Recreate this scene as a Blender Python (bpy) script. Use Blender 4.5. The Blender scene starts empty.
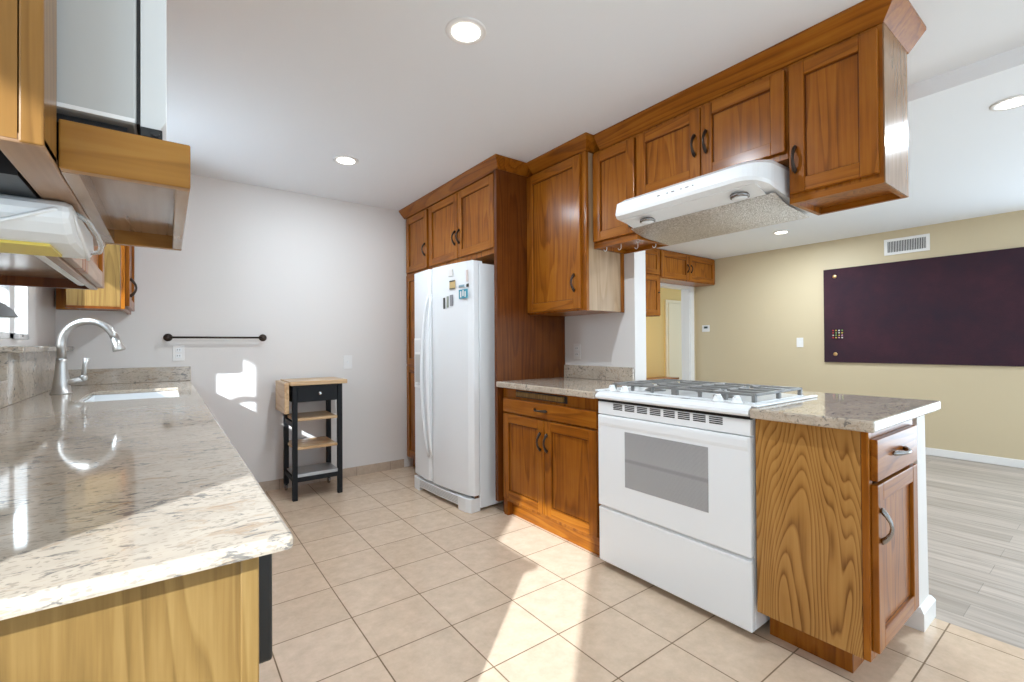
import bpy, bmesh, math, random
from mathutils import Vector, Matrix
random.seed(7)
S = bpy.context.scene
COL = S.collection

# ------------------------------------------------------------------ camera, light, exposure
F_PX, YAW, PITCH, ROLL, H = 462.75, .63936, .007689, -.00631, 1.16
cd = bpy.data.cameras.new('camera'); cam = bpy.data.objects.new('camera', cd); COL.objects.link(cam)
cd.sensor_fit = 'HORIZONTAL'; cd.sensor_width = 36.0; cd.lens = F_PX / 1024 * 36.0; cd.clip_start = .02
_f = Vector((math.sin(YAW), math.cos(YAW), 0)); _r = Vector((math.cos(YAW), -math.sin(YAW), 0)); _u = Vector((0, 0, 1))
_f2 = _f * math.cos(PITCH) + _u * math.sin(PITCH); _u2 = _u * math.cos(PITCH) - _f * math.sin(PITCH)
_r3 = _r * math.cos(ROLL) + _u2 * math.sin(ROLL); _u3 = _u2 * math.cos(ROLL) - _r * math.sin(ROLL)
cam.matrix_world = Matrix(((_r3.x, _u3.x, -_f2.x, 0), (_r3.y, _u3.y, -_f2.y, 0), (_r3.z, _u3.z, -_f2.z, H), (0, 0, 0, 1)))
S.camera = cam

W = bpy.data.worlds.new('sky'); S.world = W; W.use_nodes = True
W.node_tree.nodes['Background'].inputs['Color'].default_value = (.70, .86, 1.0, 1)
W.node_tree.nodes['Background'].inputs['Strength'].default_value = 1.1

SUN_EL = math.radians(25.9)
_sd = Vector((.763 * math.cos(SUN_EL), .646 * math.cos(SUN_EL), -math.sin(SUN_EL))).normalized()
sl = bpy.data.lights.new('sun', 'SUN'); sun = bpy.data.objects.new('sun', sl); COL.objects.link(sun)
sl.energy = 9.2; sl.angle = math.radians(.8); sl.color = (.84, .925, 1.0)
sun.rotation_euler = _sd.to_track_quat('-Z', 'Y').to_euler()

def area(name, loc, aim, sx, sy, power, color=(1, 1, 1)):
    l = bpy.data.lights.new(name, 'AREA'); l.shape = 'RECTANGLE'; l.size = sx; l.size_y = sy; l.energy = power; l.color = color
    o = bpy.data.objects.new(name, l); COL.objects.link(o); o.location = loc
    o.rotation_euler = (Vector(aim) - Vector(loc)).to_track_quat('-Z', 'Y').to_euler()
    return o
area('rear_fill', (2.6, -3.7, 1.3), (2.3, 2, 3.3), 5.6, 2.1, 66, (.68, .84, 1.0))       # added soft fill from behind the camera, no window modelled there
area('door_daylight', (-.60, .09, 1.1), (3, .6, 1.0), .6, 1.6, 7, (.70, .86, 1.0))
area('sink_window_daylight', (-.76, 3.18, 1.75), (1.4, 2.9, 2.6), .8, .55, 38, (.68, .84, 1.0))
area('patio_door_daylight', (6.24, -.95, 1.05), (2, -.6, 1.5), 2.4, 2.0, 54, (.70, .86, 1.0))

S.view_settings.view_transform = 'Standard'; S.view_settings.look = 'None'
S.view_settings.exposure = 0.14; S.view_settings.gamma = 1.0; S.view_settings.use_curve_mapping = False
S.cycles.max_bounces = 12; S.cycles.diffuse_bounces = 6; S.cycles.glossy_bounces = 4
S.cycles.sample_clamp_indirect = 12.0; S.cycles.use_denoising = True

# ------------------------------------------------------------------ materials
def new_mat(name):
    m = bpy.data.materials.new(name); m.use_nodes = True
    nt = m.node_tree; b = nt.nodes['Principled BSDF']
    return m, nt, b
def N(nt, t, **k):
    n = nt.nodes.new(t)
    for a, v in k.items():
        if a in n.inputs: n.inputs[a].default_value = v
        else: setattr(n, a, v)
    return n
def plain(name, c, rough=.5, metal=0.0, spec=.5, bump=0, bscale=60):
    m, nt, b = new_mat(name)
    b.inputs['Base Color'].default_value = (*c, 1); b.inputs['Roughness'].default_value = rough
    b.inputs['Metallic'].default_value = metal; b.inputs['Specular IOR Level'].default_value = spec
    tc = N(nt, 'ShaderNodeTexCoord')
    n = N(nt, 'ShaderNodeTexNoise', Scale=bscale, Detail=3.0); nt.links.new(tc.outputs['Object'], n.inputs['Vector'])
    if bump:
        bp = N(nt, 'ShaderNodeBump', Strength=bump, Distance=.002); nt.links.new(n.outputs['Fac'], bp.inputs['Height'])
        nt.links.new(bp.outputs['Normal'], b.inputs['Normal'])
    else:
        mr = N(nt, 'ShaderNodeMapRange'); mr.inputs['To Min'].default_value = max(0, rough - .03); mr.inputs['To Max'].default_value = rough + .03
        nt.links.new(n.outputs['Fac'], mr.inputs['Value']); nt.links.new(mr.outputs['Result'], b.inputs['Roughness'])
    return m
def ramp(nt, stops):
    r = nt.nodes.new('ShaderNodeValToRGB'); e = r.color_ramp.elements
    while len(e) < len(stops): e.new(.5)
    for i, (p, c) in enumerate(stops): e[i].position = p; e[i].color = (*c, 1)
    return r
def wood(name, axis, dark, mid, light, rings=12.0, ring_amt=.28, scale=5.0, rough=.36, stretch=.09, blotch=.5):
    m, nt, b = new_mat(name); L = nt.links.new
    tc = N(nt, 'ShaderNodeTexCoord'); oi = N(nt, 'ShaderNodeObjectInfo')
    sc = N(nt, 'ShaderNodeVectorMath', operation='SCALE'); sc.inputs[0].default_value = (7.3, 5.1, 9.7); L(oi.outputs['Random'], sc.inputs['Scale'])
    ad = N(nt, 'ShaderNodeVectorMath', operation='ADD'); L(tc.outputs['Object'], ad.inputs[0]); L(sc.outputs[0], ad.inputs[1])
    mp = N(nt, 'ShaderNodeMapping'); s = [1.0, 1.0, 1.0]; s['xyz'.index(axis)] = stretch; mp.inputs['Scale'].default_value = s; L(ad.outputs[0], mp.inputs['Vector'])
    n1 = N(nt, 'ShaderNodeTexNoise', Scale=scale, Detail=2.0, Roughness=.45, Distortion=.25); L(mp.outputs[0], n1.inputs['Vector'])
    mu = N(nt, 'ShaderNodeMath', operation='MULTIPLY'); mu.inputs[1].default_value = rings; L(n1.outputs['Fac'], mu.inputs[0])
    fr = N(nt, 'ShaderNodeMath', operation='FRACT'); L(mu.outputs[0], fr.inputs[0])
    rr = ramp(nt, [(0, (.15,) * 3), (.12, (1, 1, 1)), (.6, (.75,) * 3), (1, (.15,) * 3)]); L(fr.outputs[0], rr.inputs[0])
    s2 = [70.0, 70.0, 70.0]; s2['xyz'.index(axis)] = 2.5
    mp2 = N(nt, 'ShaderNodeMapping'); mp2.inputs['Scale'].default_value = s2; L(ad.outputs[0], mp2.inputs['Vector'])
    n2 = N(nt, 'ShaderNodeTexNoise', Scale=1.0, Detail=4.0, Roughness=.6); L(mp2.outputs[0], n2.inputs['Vector'])
    n3 = N(nt, 'ShaderNodeTexNoise', Scale=3.2, Detail=3.0, Roughness=.6); L(ad.outputs[0], n3.inputs['Vector'])
    # value = fibre*.5 + rings*ring_amt + blotches
    a1 = N(nt, 'ShaderNodeMath', operation='MULTIPLY_ADD'); a1.inputs[1].default_value = ring_amt; L(rr.outputs[0], a1.inputs[0])
    a0 = N(nt, 'ShaderNodeMath', operation='MULTIPLY'); a0.inputs[1].default_value = .55; L(n2.outputs['Fac'], a0.inputs[0]); L(a0.outputs[0], a1.inputs[2])
    a2 = N(nt, 'ShaderNodeMath', operation='MULTIPLY_ADD'); a2.inputs[1].default_value = blotch; L(n3.outputs['Fac'], a2.inputs[0]); L(a1.outputs[0], a2.inputs[2])
    mx = .55 + ring_amt + blotch
    mr = N(nt, 'ShaderNodeMapRange'); mr.inputs['From Min'].default_value = .29 * mx; mr.inputs['From Max'].default_value = .75 * mx; L(a2.outputs[0], mr.inputs['Value'])
    cr = ramp(nt, [(0, dark), (.5, mid), (1, light)]); L(mr.outputs['Result'], cr.inputs[0])
    L(cr.outputs[0], b.inputs['Base Color']); b.inputs['Roughness'].default_value = rough; b.inputs['Specular IOR Level'].default_value = .12; b.inputs['Coat Weight'].default_value = .5; b.inputs['Coat Roughness'].default_value = .2; b.inputs['Coat IOR'].default_value = 1.36
    bp = N(nt, 'ShaderNodeBump', Strength=.06, Distance=.001); L(n2.outputs['Fac'], bp.inputs['Height']); L(bp.outputs[0], b.inputs['Normal'])
    return m
def granite(name, base, rust, dark, rough=.06):
    m, nt, b = new_mat(name); L = nt.links.new
    tc = N(nt, 'ShaderNodeTexCoord')
    mp = N(nt, 'ShaderNodeMapping'); mp.inputs['Rotation'].default_value = (0, 0, .35); mp.inputs['Scale'].default_value = (.6, 1.2, 1.3); L(tc.outputs['Object'], mp.inputs['Vector'])
    n0 = N(nt, 'ShaderNodeTexNoise', Scale=9.0, Detail=6.0, Roughness=.65, Distortion=.6); L(mp.outputs[0], n0.inputs['Vector'])
    c0 = ramp(nt, [(.3, tuple(x * .84 for x in base)), (.5, base), (.7, tuple(min(1, x * 1.10) for x in base))]); L(n0.outputs['Fac'], c0.inputs[0])
    n1 = N(nt, 'ShaderNodeTexNoise', Scale=24.0, Detail=6.0, Roughness=.72, Distortion=1.0); L(mp.outputs[0], n1.inputs['Vector'])
    f1 = ramp(nt, [(.55, (0, 0, 0)), (.69, (.8, .8, .8))]); L(n1.outputs['Fac'], f1.inputs[0])
    m1 = N(nt, 'ShaderNodeMixRGB'); L(f1.outputs[0], m1.inputs[0]); L(c0.outputs[0], m1.inputs[1]); m1.inputs[2].default_value = (*rust, 1)
    n2 = N(nt, 'ShaderNodeTexNoise', Scale=55.0, Detail=4.0, Roughness=.6, Distortion=.8); L(mp.outputs[0], n2.inputs['Vector'])
    n3 = N(nt, 'ShaderNodeTexNoise', Scale=5.0, Detail=2.0); L(tc.outputs['Object'], n3.inputs['Vector'])
    mk = N(nt, 'ShaderNodeMath', operation='MULTIPLY'); mk.inputs[1].default_value = .22; L(n3.outputs['Fac'], mk.inputs[0])
    mm = N(nt, 'ShaderNodeMath', operation='MULTIPLY_ADD'); mm.inputs[1].default_value = .78; L(n2.outputs['Fac'], mm.inputs[0]); L(mk.outputs[0], mm.inputs[2])
    f2 = ramp(nt, [(.555, (0, 0, 0)), (.62, (.85, .85, .85))]); L(mm.outputs[0], f2.inputs[0])
    m2 = N(nt, 'ShaderNodeMixRGB'); L(f2.outputs[0], m2.inputs[0]); L(m1.outputs[0], m2.inputs[1]); m2.inputs[2].default_value = (*dark, 1)
    n4 = N(nt, 'ShaderNodeTexVoronoi', Scale=260.0); L(mp.outputs[0], n4.inputs['Vector'])
    sp = N(nt, 'ShaderNodeSeparateColor'); L(n4.outputs['Color'], sp.inputs[0])
    f4 = ramp(nt, [(.86, (0, 0, 0)), (.9, (1, 1, 1))]); L(sp.outputs[0], f4.inputs[0])
    m4 = N(nt, 'ShaderNodeMixRGB'); L(f4.outputs[0], m4.inputs[0]); L(m2.outputs[0], m4.inputs[1])
    m4.inputs[2].default_value = (*tuple(x * .74 for x in base), 1)
    L(m4.outputs[0], b.inputs['Base Color']); b.inputs['Roughness'].default_value = rough; b.inputs['Specular IOR Level'].default_value = .5
    return m
def tile(name, c1, c2, grout, pitch, ox, oy, rough=.22, vert=False):
    m, nt, b = new_mat(name); L = nt.links.new
    tc = N(nt, 'ShaderNodeTexCoord'); mp = N(nt, 'ShaderNodeMapping'); mp.inputs['Location'].default_value = (-ox, -oy, 0); L(tc.outputs['Object'], mp.inputs['Vector'])
    br = N(nt, 'ShaderNodeTexBrick', Scale=1.0); br.offset = 0; br.squash = 1
    br.inputs['Brick Width'].default_value = pitch[0]; br.inputs['Row Height'].default_value = pitch[1]; br.inputs['Mortar Size'].default_value = .0028
    br.inputs['Mortar Smooth'].default_value = .2; br.inputs['Color1'].default_value = (*c1, 1); br.inputs['Color2'].default_value = (*c2, 1); br.inputs['Mortar'].default_value = (*grout, 1)
    L(mp.outputs[0], br.inputs['Vector'])
    n = N(nt, 'ShaderNodeTexNoise', Scale=14.0, Detail=8.0, Roughness=.72); L(tc.outputs['Object'], n.inputs['Vector'])
    r = ramp(nt, [(.32, (.86, .85, .83)), (.68, (1.06, 1.06, 1.06))]); L(n.outputs['Fac'], r.inputs[0])
    mx = N(nt, 'ShaderNodeMixRGB', blend_type='MULTIPLY'); mx.inputs[0].default_value = 1; L(br.outputs['Color'], mx.inputs[1]); L(r.outputs[0], mx.inputs[2])
    L(mx.outputs[0], b.inputs['Base Color'])
    mr = N(nt, 'ShaderNodeMapRange'); mr.inputs['To Min'].default_value = rough; mr.inputs['To Max'].default_value = .8; L(br.outputs['Fac'], mr.inputs['Value']); L(mr.outputs[0], b.inputs['Roughness'])
    iv = N(nt, 'ShaderNodeMath', operation='SUBTRACT'); iv.inputs[0].default_value = 1; L(br.outputs['Fac'], iv.inputs[1])
    ad = N(nt, 'ShaderNodeMath', operation='MULTIPLY_ADD'); ad.inputs[1].default_value = .06; L(n.outputs['Fac'], ad.inputs[0]); L(iv.outputs[0], ad.inputs[2])
    bp = N(nt, 'ShaderNodeBump', Strength=.35, Distance=.002); L(ad.outputs[0], bp.inputs['Height']); L(bp.outputs[0], b.inputs['Normal'])
    return m
def planks(name):
    m, nt, b = new_mat(name); L = nt.links.new
    tc = N(nt, 'ShaderNodeTexCoord'); mp = N(nt, 'ShaderNodeMapping'); mp.inputs['Rotation'].default_value = (0, 0, math.pi / 2); L(tc.outputs['Object'], mp.inputs['Vector'])
    br = N(nt, 'ShaderNodeTexBrick', Scale=1.0); br.offset = .37; br.inputs['Brick Width'].default_value = 1.2; br.inputs['Row Height'].default_value = .15
    br.inputs['Mortar Size'].default_value = .0012; br.inputs['Color1'].default_value = (.46, .395, .34, 1); br.inputs['Color2'].default_value = (.34, .29, .245, 1); br.inputs['Mortar'].default_value = (.24, .215, .185, 1)
    L(mp.outputs[0], br.inputs['Vector'])
    mp2 = N(nt, 'ShaderNodeMapping'); mp2.inputs['Scale'].default_value = (26, 1.3, 26); L(tc.outputs['Object'], mp2.inputs['Vector'])
    n = N(nt, 'ShaderNodeTexNoise', Scale=1.0, Detail=6.0, Roughness=.65, Distortion=.5); L(mp2.outputs[0], n.inputs['Vector'])
    r = ramp(nt, [(.3, (.66, .64, .61)), (.5, (1, 1, 1)), (.7, (1.25, 1.25, 1.25))]); L(n.outputs['Fac'], r.inputs[0])
    mx = N(nt, 'ShaderNodeMixRGB', blend_type='MULTIPLY'); mx.inputs[0].default_value = 1; L(br.outputs['Color'], mx.inputs[1]); L(r.outputs[0], mx.inputs[2])
    L(mx.outputs[0], b.inputs['Base Color']); b.inputs['Roughness'].default_value = .42
    return m
def emit(name, c, s):
    m, nt, b = new_mat(name); b.inputs['Base Color'].default_value = (*c, 1)
    b.inputs['Emission Color'].default_value = (*c, 1); b.inputs['Emission Strength'].default_value = s
    return m
def glass(name):
    m, nt, b = new_mat(name); L = nt.links.new
    tr = N(nt, 'ShaderNodeBsdfTransparent'); gl = N(nt, 'ShaderNodeBsdfGlossy', Roughness=.02); lw = N(nt, 'ShaderNodeLayerWeight', Blend=.12); fz = N(nt, 'ShaderNodeMath', operation='MULTIPLY_ADD'); fz.inputs[1].default_value = .5; fz.inputs[2].default_value = .03; L(lw.outputs['Facing'], fz.inputs[0])
    mx = N(nt, 'ShaderNodeMixShader'); L(fz.outputs[0], mx.inputs[0]); L(tr.outputs[0], mx.inputs[1]); L(gl.outputs[0], mx.inputs[2])
    L(mx.outputs[0], nt.nodes['Material Output'].inputs['Surface'])
    return m
DK, MD, LT = (.115, .031, .003), (.275, .083, .006), (.385, .140, .013)
WZ = wood('stained_wood_upright', 'z', DK, MD, LT)
WY = wood('stained_wood_along', 'y', DK, MD, LT)
WX = wood('stained_wood_across', 'x', DK, MD, LT)
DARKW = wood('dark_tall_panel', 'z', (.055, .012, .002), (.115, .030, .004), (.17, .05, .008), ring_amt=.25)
RAILW = wood('underside_rail', 'y', (.24, .13, .07), (.34, .2, .11), (.42, .27, .16), ring_amt=.2)
BOTW = wood('glossy_bottom_panel', 'y', (.22, .13, .075), (.30, .19, .115), (.37, .25, .16), ring_amt=.2, rough=.15)
WPANEL = wood('figured_wood_panel', 'z', (.15, .058, .012), (.37, .175, .045), (.47, .245, .070), rings=52.0, ring_amt=.5, scale=3.6, stretch=.15, blotch=.3)
WPALE = wood('pale_unstained_side', 'z', (.31, .20, .11), (.40, .27, .16), (.47, .33, .21), ring_amt=.25, blotch=.3)
WNEAR = wood('worn_end_panel', 'z', (.15, .066, .014), (.25, .118, .028), (.34, .19, .06), rings=20, ring_amt=.25)
WPALX = wood('pale_honey_wood_across', 'x', (.20, .083, .013), (.31, .138, .024), (.39, .195, .045), ring_amt=.3)
WPALZ = wood('pale_honey_wood_upright', 'z', (.10, .056, .016), (.21, .120, .036), (.29, .18, .062), rings=26, ring_amt=.18, scale=5.0, stretch=.07, blotch=.2)
BUTCH = wood('butcher_block', 'x', (.42, .24, .11), (.58, .38, .20), (.70, .50, .30), ring_amt=.3)
GRAN = granite('cream_granite', (.52, .44, .35), (.34, .21, .115), (.15, .14, .13))
WALLW = plain('white_wall_paint', (.76, .73, .70), .5, spec=.2, bump=.05, bscale=220)
CEILW = plain('ceiling_paint', (.85, .875, .90), .7, spec=.2, bump=.05, bscale=200)
YELL = plain('pale_yellow_wall_paint', (.60, .50, .33), .55, bump=.05, bscale=220)
WARMY = plain('hall_yellow_paint', (.72, .50, .18), .6)
TRIMW = plain('white_gloss_trim', (.82, .81, .79), .3)
TILE = tile('beige_floor_tile', (.72, .56, .415), (.68, .525, .385), (.22, .145, .08), (.3125, .3075), .941, 1.695)
TILEB = tile('beige_tile_skirting', (.56, .45, .35), (.52, .41, .32), (.33, .26, .2), (.3125, .5), .1, -.25)
PLANK = planks('grey_oak_planks')
WHITE = plain('white_enamel', (.86, .88, .89), .18)
WHITEM = plain('white_plastic', (.83, .845, .845), .35)
APPL = plain('white_orange_peel_steel', (.84, .86, .87), .22, bump=.04, bscale=400)
GREYW = plain('grey_white_steel', (.50, .50, .48), .3)
BLACK = plain('black_plastic', (.012, .012, .012), .35)
BLKWD = plain('black_painted_wood', (.010, .011, .013), .5, spec=.25)
BRONZE = plain('dark_bronze', (.055, .04, .032), .35, metal=.8)
PEWTER = plain('pewter', (.30, .29, .28), .25, metal=1)
STEEL = plain('brushed_nickel', (.60, .59, .57), .36, metal=1)
CHROME = plain('chrome', (.8, .8, .8), .08, metal=1)
IRON = plain('grey_cast_iron', (.22, .215, .205), .4, metal=.3)
SHELFM = plain('galvanised_shelf', (.45, .46, .47), .38, metal=.8)
OVGL, _nt, _b = new_mat('oven_window_glass'); _b.inputs['Roughness'].default_value = .12
_tc = N(_nt, 'ShaderNodeTexCoord'); _w = N(_nt, 'ShaderNodeTexVoronoi', Scale=190.0); _w.inputs['Randomness'].default_value = 0; _nt.links.new(_tc.outputs['Object'], _w.inputs['Vector'])
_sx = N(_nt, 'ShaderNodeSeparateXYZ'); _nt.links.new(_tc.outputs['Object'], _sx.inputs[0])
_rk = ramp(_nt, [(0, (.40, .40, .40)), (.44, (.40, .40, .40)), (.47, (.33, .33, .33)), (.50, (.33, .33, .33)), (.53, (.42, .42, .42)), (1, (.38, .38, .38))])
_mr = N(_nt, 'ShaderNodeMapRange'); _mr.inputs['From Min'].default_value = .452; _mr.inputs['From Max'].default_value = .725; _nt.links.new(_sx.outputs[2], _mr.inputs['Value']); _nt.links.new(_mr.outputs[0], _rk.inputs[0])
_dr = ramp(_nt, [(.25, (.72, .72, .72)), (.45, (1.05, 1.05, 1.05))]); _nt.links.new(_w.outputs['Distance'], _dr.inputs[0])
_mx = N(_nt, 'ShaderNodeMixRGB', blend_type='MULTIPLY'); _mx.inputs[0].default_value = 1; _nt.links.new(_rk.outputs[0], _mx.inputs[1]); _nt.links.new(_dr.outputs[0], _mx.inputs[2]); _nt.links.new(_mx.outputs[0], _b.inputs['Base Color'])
FELT = plain('dark_plum_felt', (.050, .027, .037), .95, spec=.1, bump=.5, bscale=90)
_nt = FELT.node_tree; _tc = N(_nt, 'ShaderNodeTexCoord'); _n = N(_nt, 'ShaderNodeTexNoise', Scale=2.6, Detail=8.0, Roughness=.7); _nt.links.new(_tc.outputs['Object'], _n.inputs['Vector'])
_r = ramp(_nt, [(.3, (.034, .024, .034)), (.5, (.048, .025, .034)), (.7, (.064, .028, .038))]); _nt.links.new(_n.outputs['Fac'], _r.inputs[0]); _nt.links.new(_r.outputs[0], _nt.nodes['Principled BSDF'].inputs['Base Color'])
BRASS = plain('brass', (.7, .45, .2), .3, metal=1)
GLASS = glass('window_glass')
LAMP = emit('lamp_lens', (1, .95, .87), 9.0)
YSTICK = plain('yellow_sticker', (.72, .56, .10), .4)
CLEAR, _nt, _b = new_mat('clear_plastic'); _b.inputs['Base Color'].default_value = (.9, .92, .92, 1); _b.inputs['Roughness'].default_value = .15; _b.inputs['Transmission Weight'].default_value = .75; _b.inputs['IOR'].default_value = 1.2
FOIL, _nt, _b = new_mat('bubbled_foil'); _b.inputs['Base Color'].default_value = (.72, .68, .62, 1); _b.inputs['Metallic'].default_value = 1; _b.inputs['Roughness'].default_value = .33
_tc = N(_nt, 'ShaderNodeTexCoord'); _v = N(_nt, 'ShaderNodeTexVoronoi', Scale=150.0); _nt.links.new(_tc.outputs['Object'], _v.inputs['Vector'])
_n = N(_nt, 'ShaderNodeTexNoise', Scale=110.0, Detail=4.0, Roughness=.8); _nt.links.new(_tc.outputs['Object'], _n.inputs['Vector'])
_r = ramp(_nt, [(.32, (.34, .29, .23)), (.5, (.60, .54, .47)), (.68, (.88, .84, .80))]); _nt.links.new(_n.outputs['Fac'], _r.inputs[0]); _nt.links.new(_r.outputs[0], _b.inputs['Base Color'])
_a = N(_nt, 'ShaderNodeMath', operation='ADD'); _nt.links.new(_v.outputs['Distance'], _a.inputs[0]); _nt.links.new(_n.outputs['Fac'], _a.inputs[1])
_bp = N(_nt, 'ShaderNodeBump', Strength=1.0, Distance=.006); _nt.links.new(_a.outputs[0], _bp.inputs['Height']); _nt.links.new(_bp.outputs[0], _b.inputs['Normal'])

# ------------------------------------------------------------------ mesh helpers
class M:
    def __init__(s): s.bm = bmesh.new()
    def _mat(s, fs, mi, smooth=False):
        for f in fs:
            f.material_index = mi; f.smooth = smooth
    def box(s, x0, x1, y0, y1, z0, z1, mi=0, bev=0, seg=2):
        x0, x1 = sorted((x0, x1)); y0, y1 = sorted((y0, y1)); z0, z1 = sorted((z0, z1))
        t = bmesh.new(); bmesh.ops.create_cube(t, size=1)
        for v in t.verts: v.co = Vector(((x0 + x1) / 2 + v.co.x * (x1 - x0), (y0 + y1) / 2 + v.co.y * (y1 - y0), (z0 + z1) / 2 + v.co.z * (z1 - z0)))
        if bev: bmesh.ops.bevel(t, geom=t.edges[:], offset=min(bev, .49 * min(x1 - x0, y1 - y0, z1 - z0)), segments=seg, affect='EDGES', profile=.5)
        s._take(t, mi); return s
    def _take(s, t, mi, smooth=False, xf=None):
        mp = {}
        for v in t.verts: mp[v] = s.bm.verts.new(xf @ v.co if xf else v.co)
        for f in t.faces:
            try: g = s.bm.faces.new([mp[v] for v in f.verts])
            except ValueError: continue
            g.material_index = mi; g.smooth = smooth
        t.free()
    def hull6(s, bot, top, mi=0):                # frustum: two rings of equally many points
        a = [s.bm.verts.new(p) for p in bot]; b = [s.bm.verts.new(p) for p in top]; n = len(a)
        fs = [s.bm.faces.new(a[::-1]), s.bm.faces.new(b)]
        for i in range(n): fs.append(s.bm.faces.new((a[i], a[(i + 1) % n], b[(i + 1) % n], b[i])))
        s._mat(fs, mi); return s
    def prism(s, pts, axis, a0, a1, mi=0, smooth=False):     # 2-D outline swept along one axis
        def P(p, a): return {'x': (a, p[0], p[1]), 'y': (p[0], a, p[1]), 'z': (p[0], p[1], a)}[axis]
        n = len(pts); a = [s.bm.verts.new(P(p, a0)) for p in pts]; b = [s.bm.verts.new(P(p, a1)) for p in pts]
        caps = [s.bm.faces.new(a[::-1]), s.bm.faces.new(b)]; sides = [s.bm.faces.new((a[i], a[(i + 1) % n], b[(i + 1) % n], b[i])) for i in range(n)]
        s._mat(caps, mi); s._mat(sides, mi, smooth); return s
    def tube(s, pts, r, mi=0, n=10, cap=True):
        pts = [Vector(p) for p in pts]; rs = r if isinstance(r, (list, tuple)) else [r] * len(pts)
        rings = []; up = None
        for i, p in enumerate(pts):
            d = (pts[min(i + 1, len(pts) - 1)] - pts[max(i - 1, 0)]).normalized()
            if up is None: up = d.orthogonal().normalized()
            up = (up - d * up.dot(d)).normalized(); w = d.cross(up)
            rings.append([s.bm.verts.new(p + (up * math.cos(2 * math.pi * k / n) + w * math.sin(2 * math.pi * k / n)) * rs[i]) for k in range(n)])
        for a, b in zip(rings, rings[1:]):
            s._mat([s.bm.faces.new((a[k], a[(k + 1) % n], b[(k + 1) % n], b[k])) for k in range(n)], mi, True)
        if cap: s._mat([s.bm.faces.new(rings[0][::-1]), s.bm.faces.new(rings[-1])], mi)
        return s
    def lathe(s, prof, c, axis='z', n=24, mi=0, smooth=True):   # prof: (radius, offset along axis)
        c = Vector(c); ax = {'x': 0, 'y': 1, 'z': 2}[axis]; i, j = [k for k in range(3) if k != ax]
        rings = []
        for r, h in prof:
            ring = []
            for k in range(n):
                v = Vector((0, 0, 0)); v[ax] = h; v[i] = r * math.cos(2 * math.pi * k / n); v[j] = r * math.sin(2 * math.pi * k / n)
                ring.append(s.bm.verts.new(c + v))
            rings.append(ring)
        for a, b in zip(rings, rings[1:]):
            s._mat([s.bm.faces.new((a[k], a[(k + 1) % n], b[(k + 1) % n], b[k])) for k in range(n)], mi, smooth)
        s._mat([s.bm.faces.new(rings[0][::-1]), s.bm.faces.new(rings[-1])], mi)
        return s
    def ball(s, c, r, mi=0):
        t = bmesh.new(); bmesh.ops.create_uvsphere(t, u_segments=16, v_segments=10, radius=1)
        rr = r if isinstance(r, (tuple, list)) else (r, r, r)
        s._take(t, mi, True, Matrix.Translation(c) @ Matrix.Diagonal((*rr, 1))); return s
    def build(s, name, mats, parent=None, base=None, bevel=0):
        mats = mats if isinstance(mats, (list, tuple)) else [mats]
        bmesh.ops.recalc_face_normals(s.bm, faces=s.bm.faces)
        root = parent
        off = Vector((0, 0, 0))
        while root is not None: off += root.location; root = root.parent
        if parent is None:
            if base is None:
                xs = [v.co for v in s.bm.verts]
                base = ((min(v.x for v in xs) + max(v.x for v in xs)) / 2, (min(v.y for v in xs) + max(v.y for v in xs)) / 2, min(v.z for v in xs))
            off = Vector(base)
        for v in s.bm.verts: v.co -= off
        me = bpy.data.meshes.new(name); s.bm.to_mesh(me); s.bm.free()
        for m in mats: me.materials.append(m)
        o = bpy.data.objects.new(name, me); COL.objects.link(o)
        if parent is None: o.location = off
        else: o.parent = parent
        if bevel:
            b = o.modifiers.new('edge', 'BEVEL'); b.width = bevel; b.segments = 2; b.limit_method = 'ANGLE'
        return o
def thing(name, label, cat, loc, group=None):
    o = bpy.data.objects.new(name, None); COL.objects.link(o); o.location = loc; o.empty_display_size = .1
    o['label'] = label; o['category'] = cat
    if group: o['group'] = group
    return o
def tag(o, label, cat, group=None):
    o['label'] = label; o['category'] = cat
    if group: o['group'] = group
    return o
def st(o): o['kind'] = 'structure'; return o
def sbox(name, mat, *b, bev=0):
    return st(M().box(*b, bev=bev).build(name, mat, base=(0, 0, 0)))
# ---- cabinet fronts.  face: ('x', plane, -1) looks towards -X, ('y', plane, -1) towards -Y, ('x', plane, +1) towards +X
def fbox(m, face, a0, a1, z0, z1, d0, d1, mi=0, bev=0):
    ax, p, s = face
    if ax == 'x': m.box(p + s * d0, p + s * d1, a0, a1, z0, z1, mi, bev)
    else: m.box(a0, a1, p + s * d0, p + s * d1, z0, z1, mi, bev)
def fpt(face, a, z, d):
    ax, p, s = face
    return (p + s * d, a, z) if ax == 'x' else (a, p + s * d, z)
def pull(parent, face, a, z, vertical=True, L=.096, mat=None, d=.02):
    prof = [(-.62, .004, .002), (-.5, .006, .0075), (-.36, .018, .006), (-.18, .027, .0048), (0, .030, .0045), (.18, .027, .0048), (.36, .018, .006), (.5, .006, .0075), (.62, .004, .002)]
    pts = [fpt(face, a + (0 if vertical else t * L), z + (t * L if vertical else 0), d + h) for t, h, r in prof]
    return M().tube(pts, [r * 1.28 for _, _, r in prof], n=8).build('handle', mat or BRONZE, parent)
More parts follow.
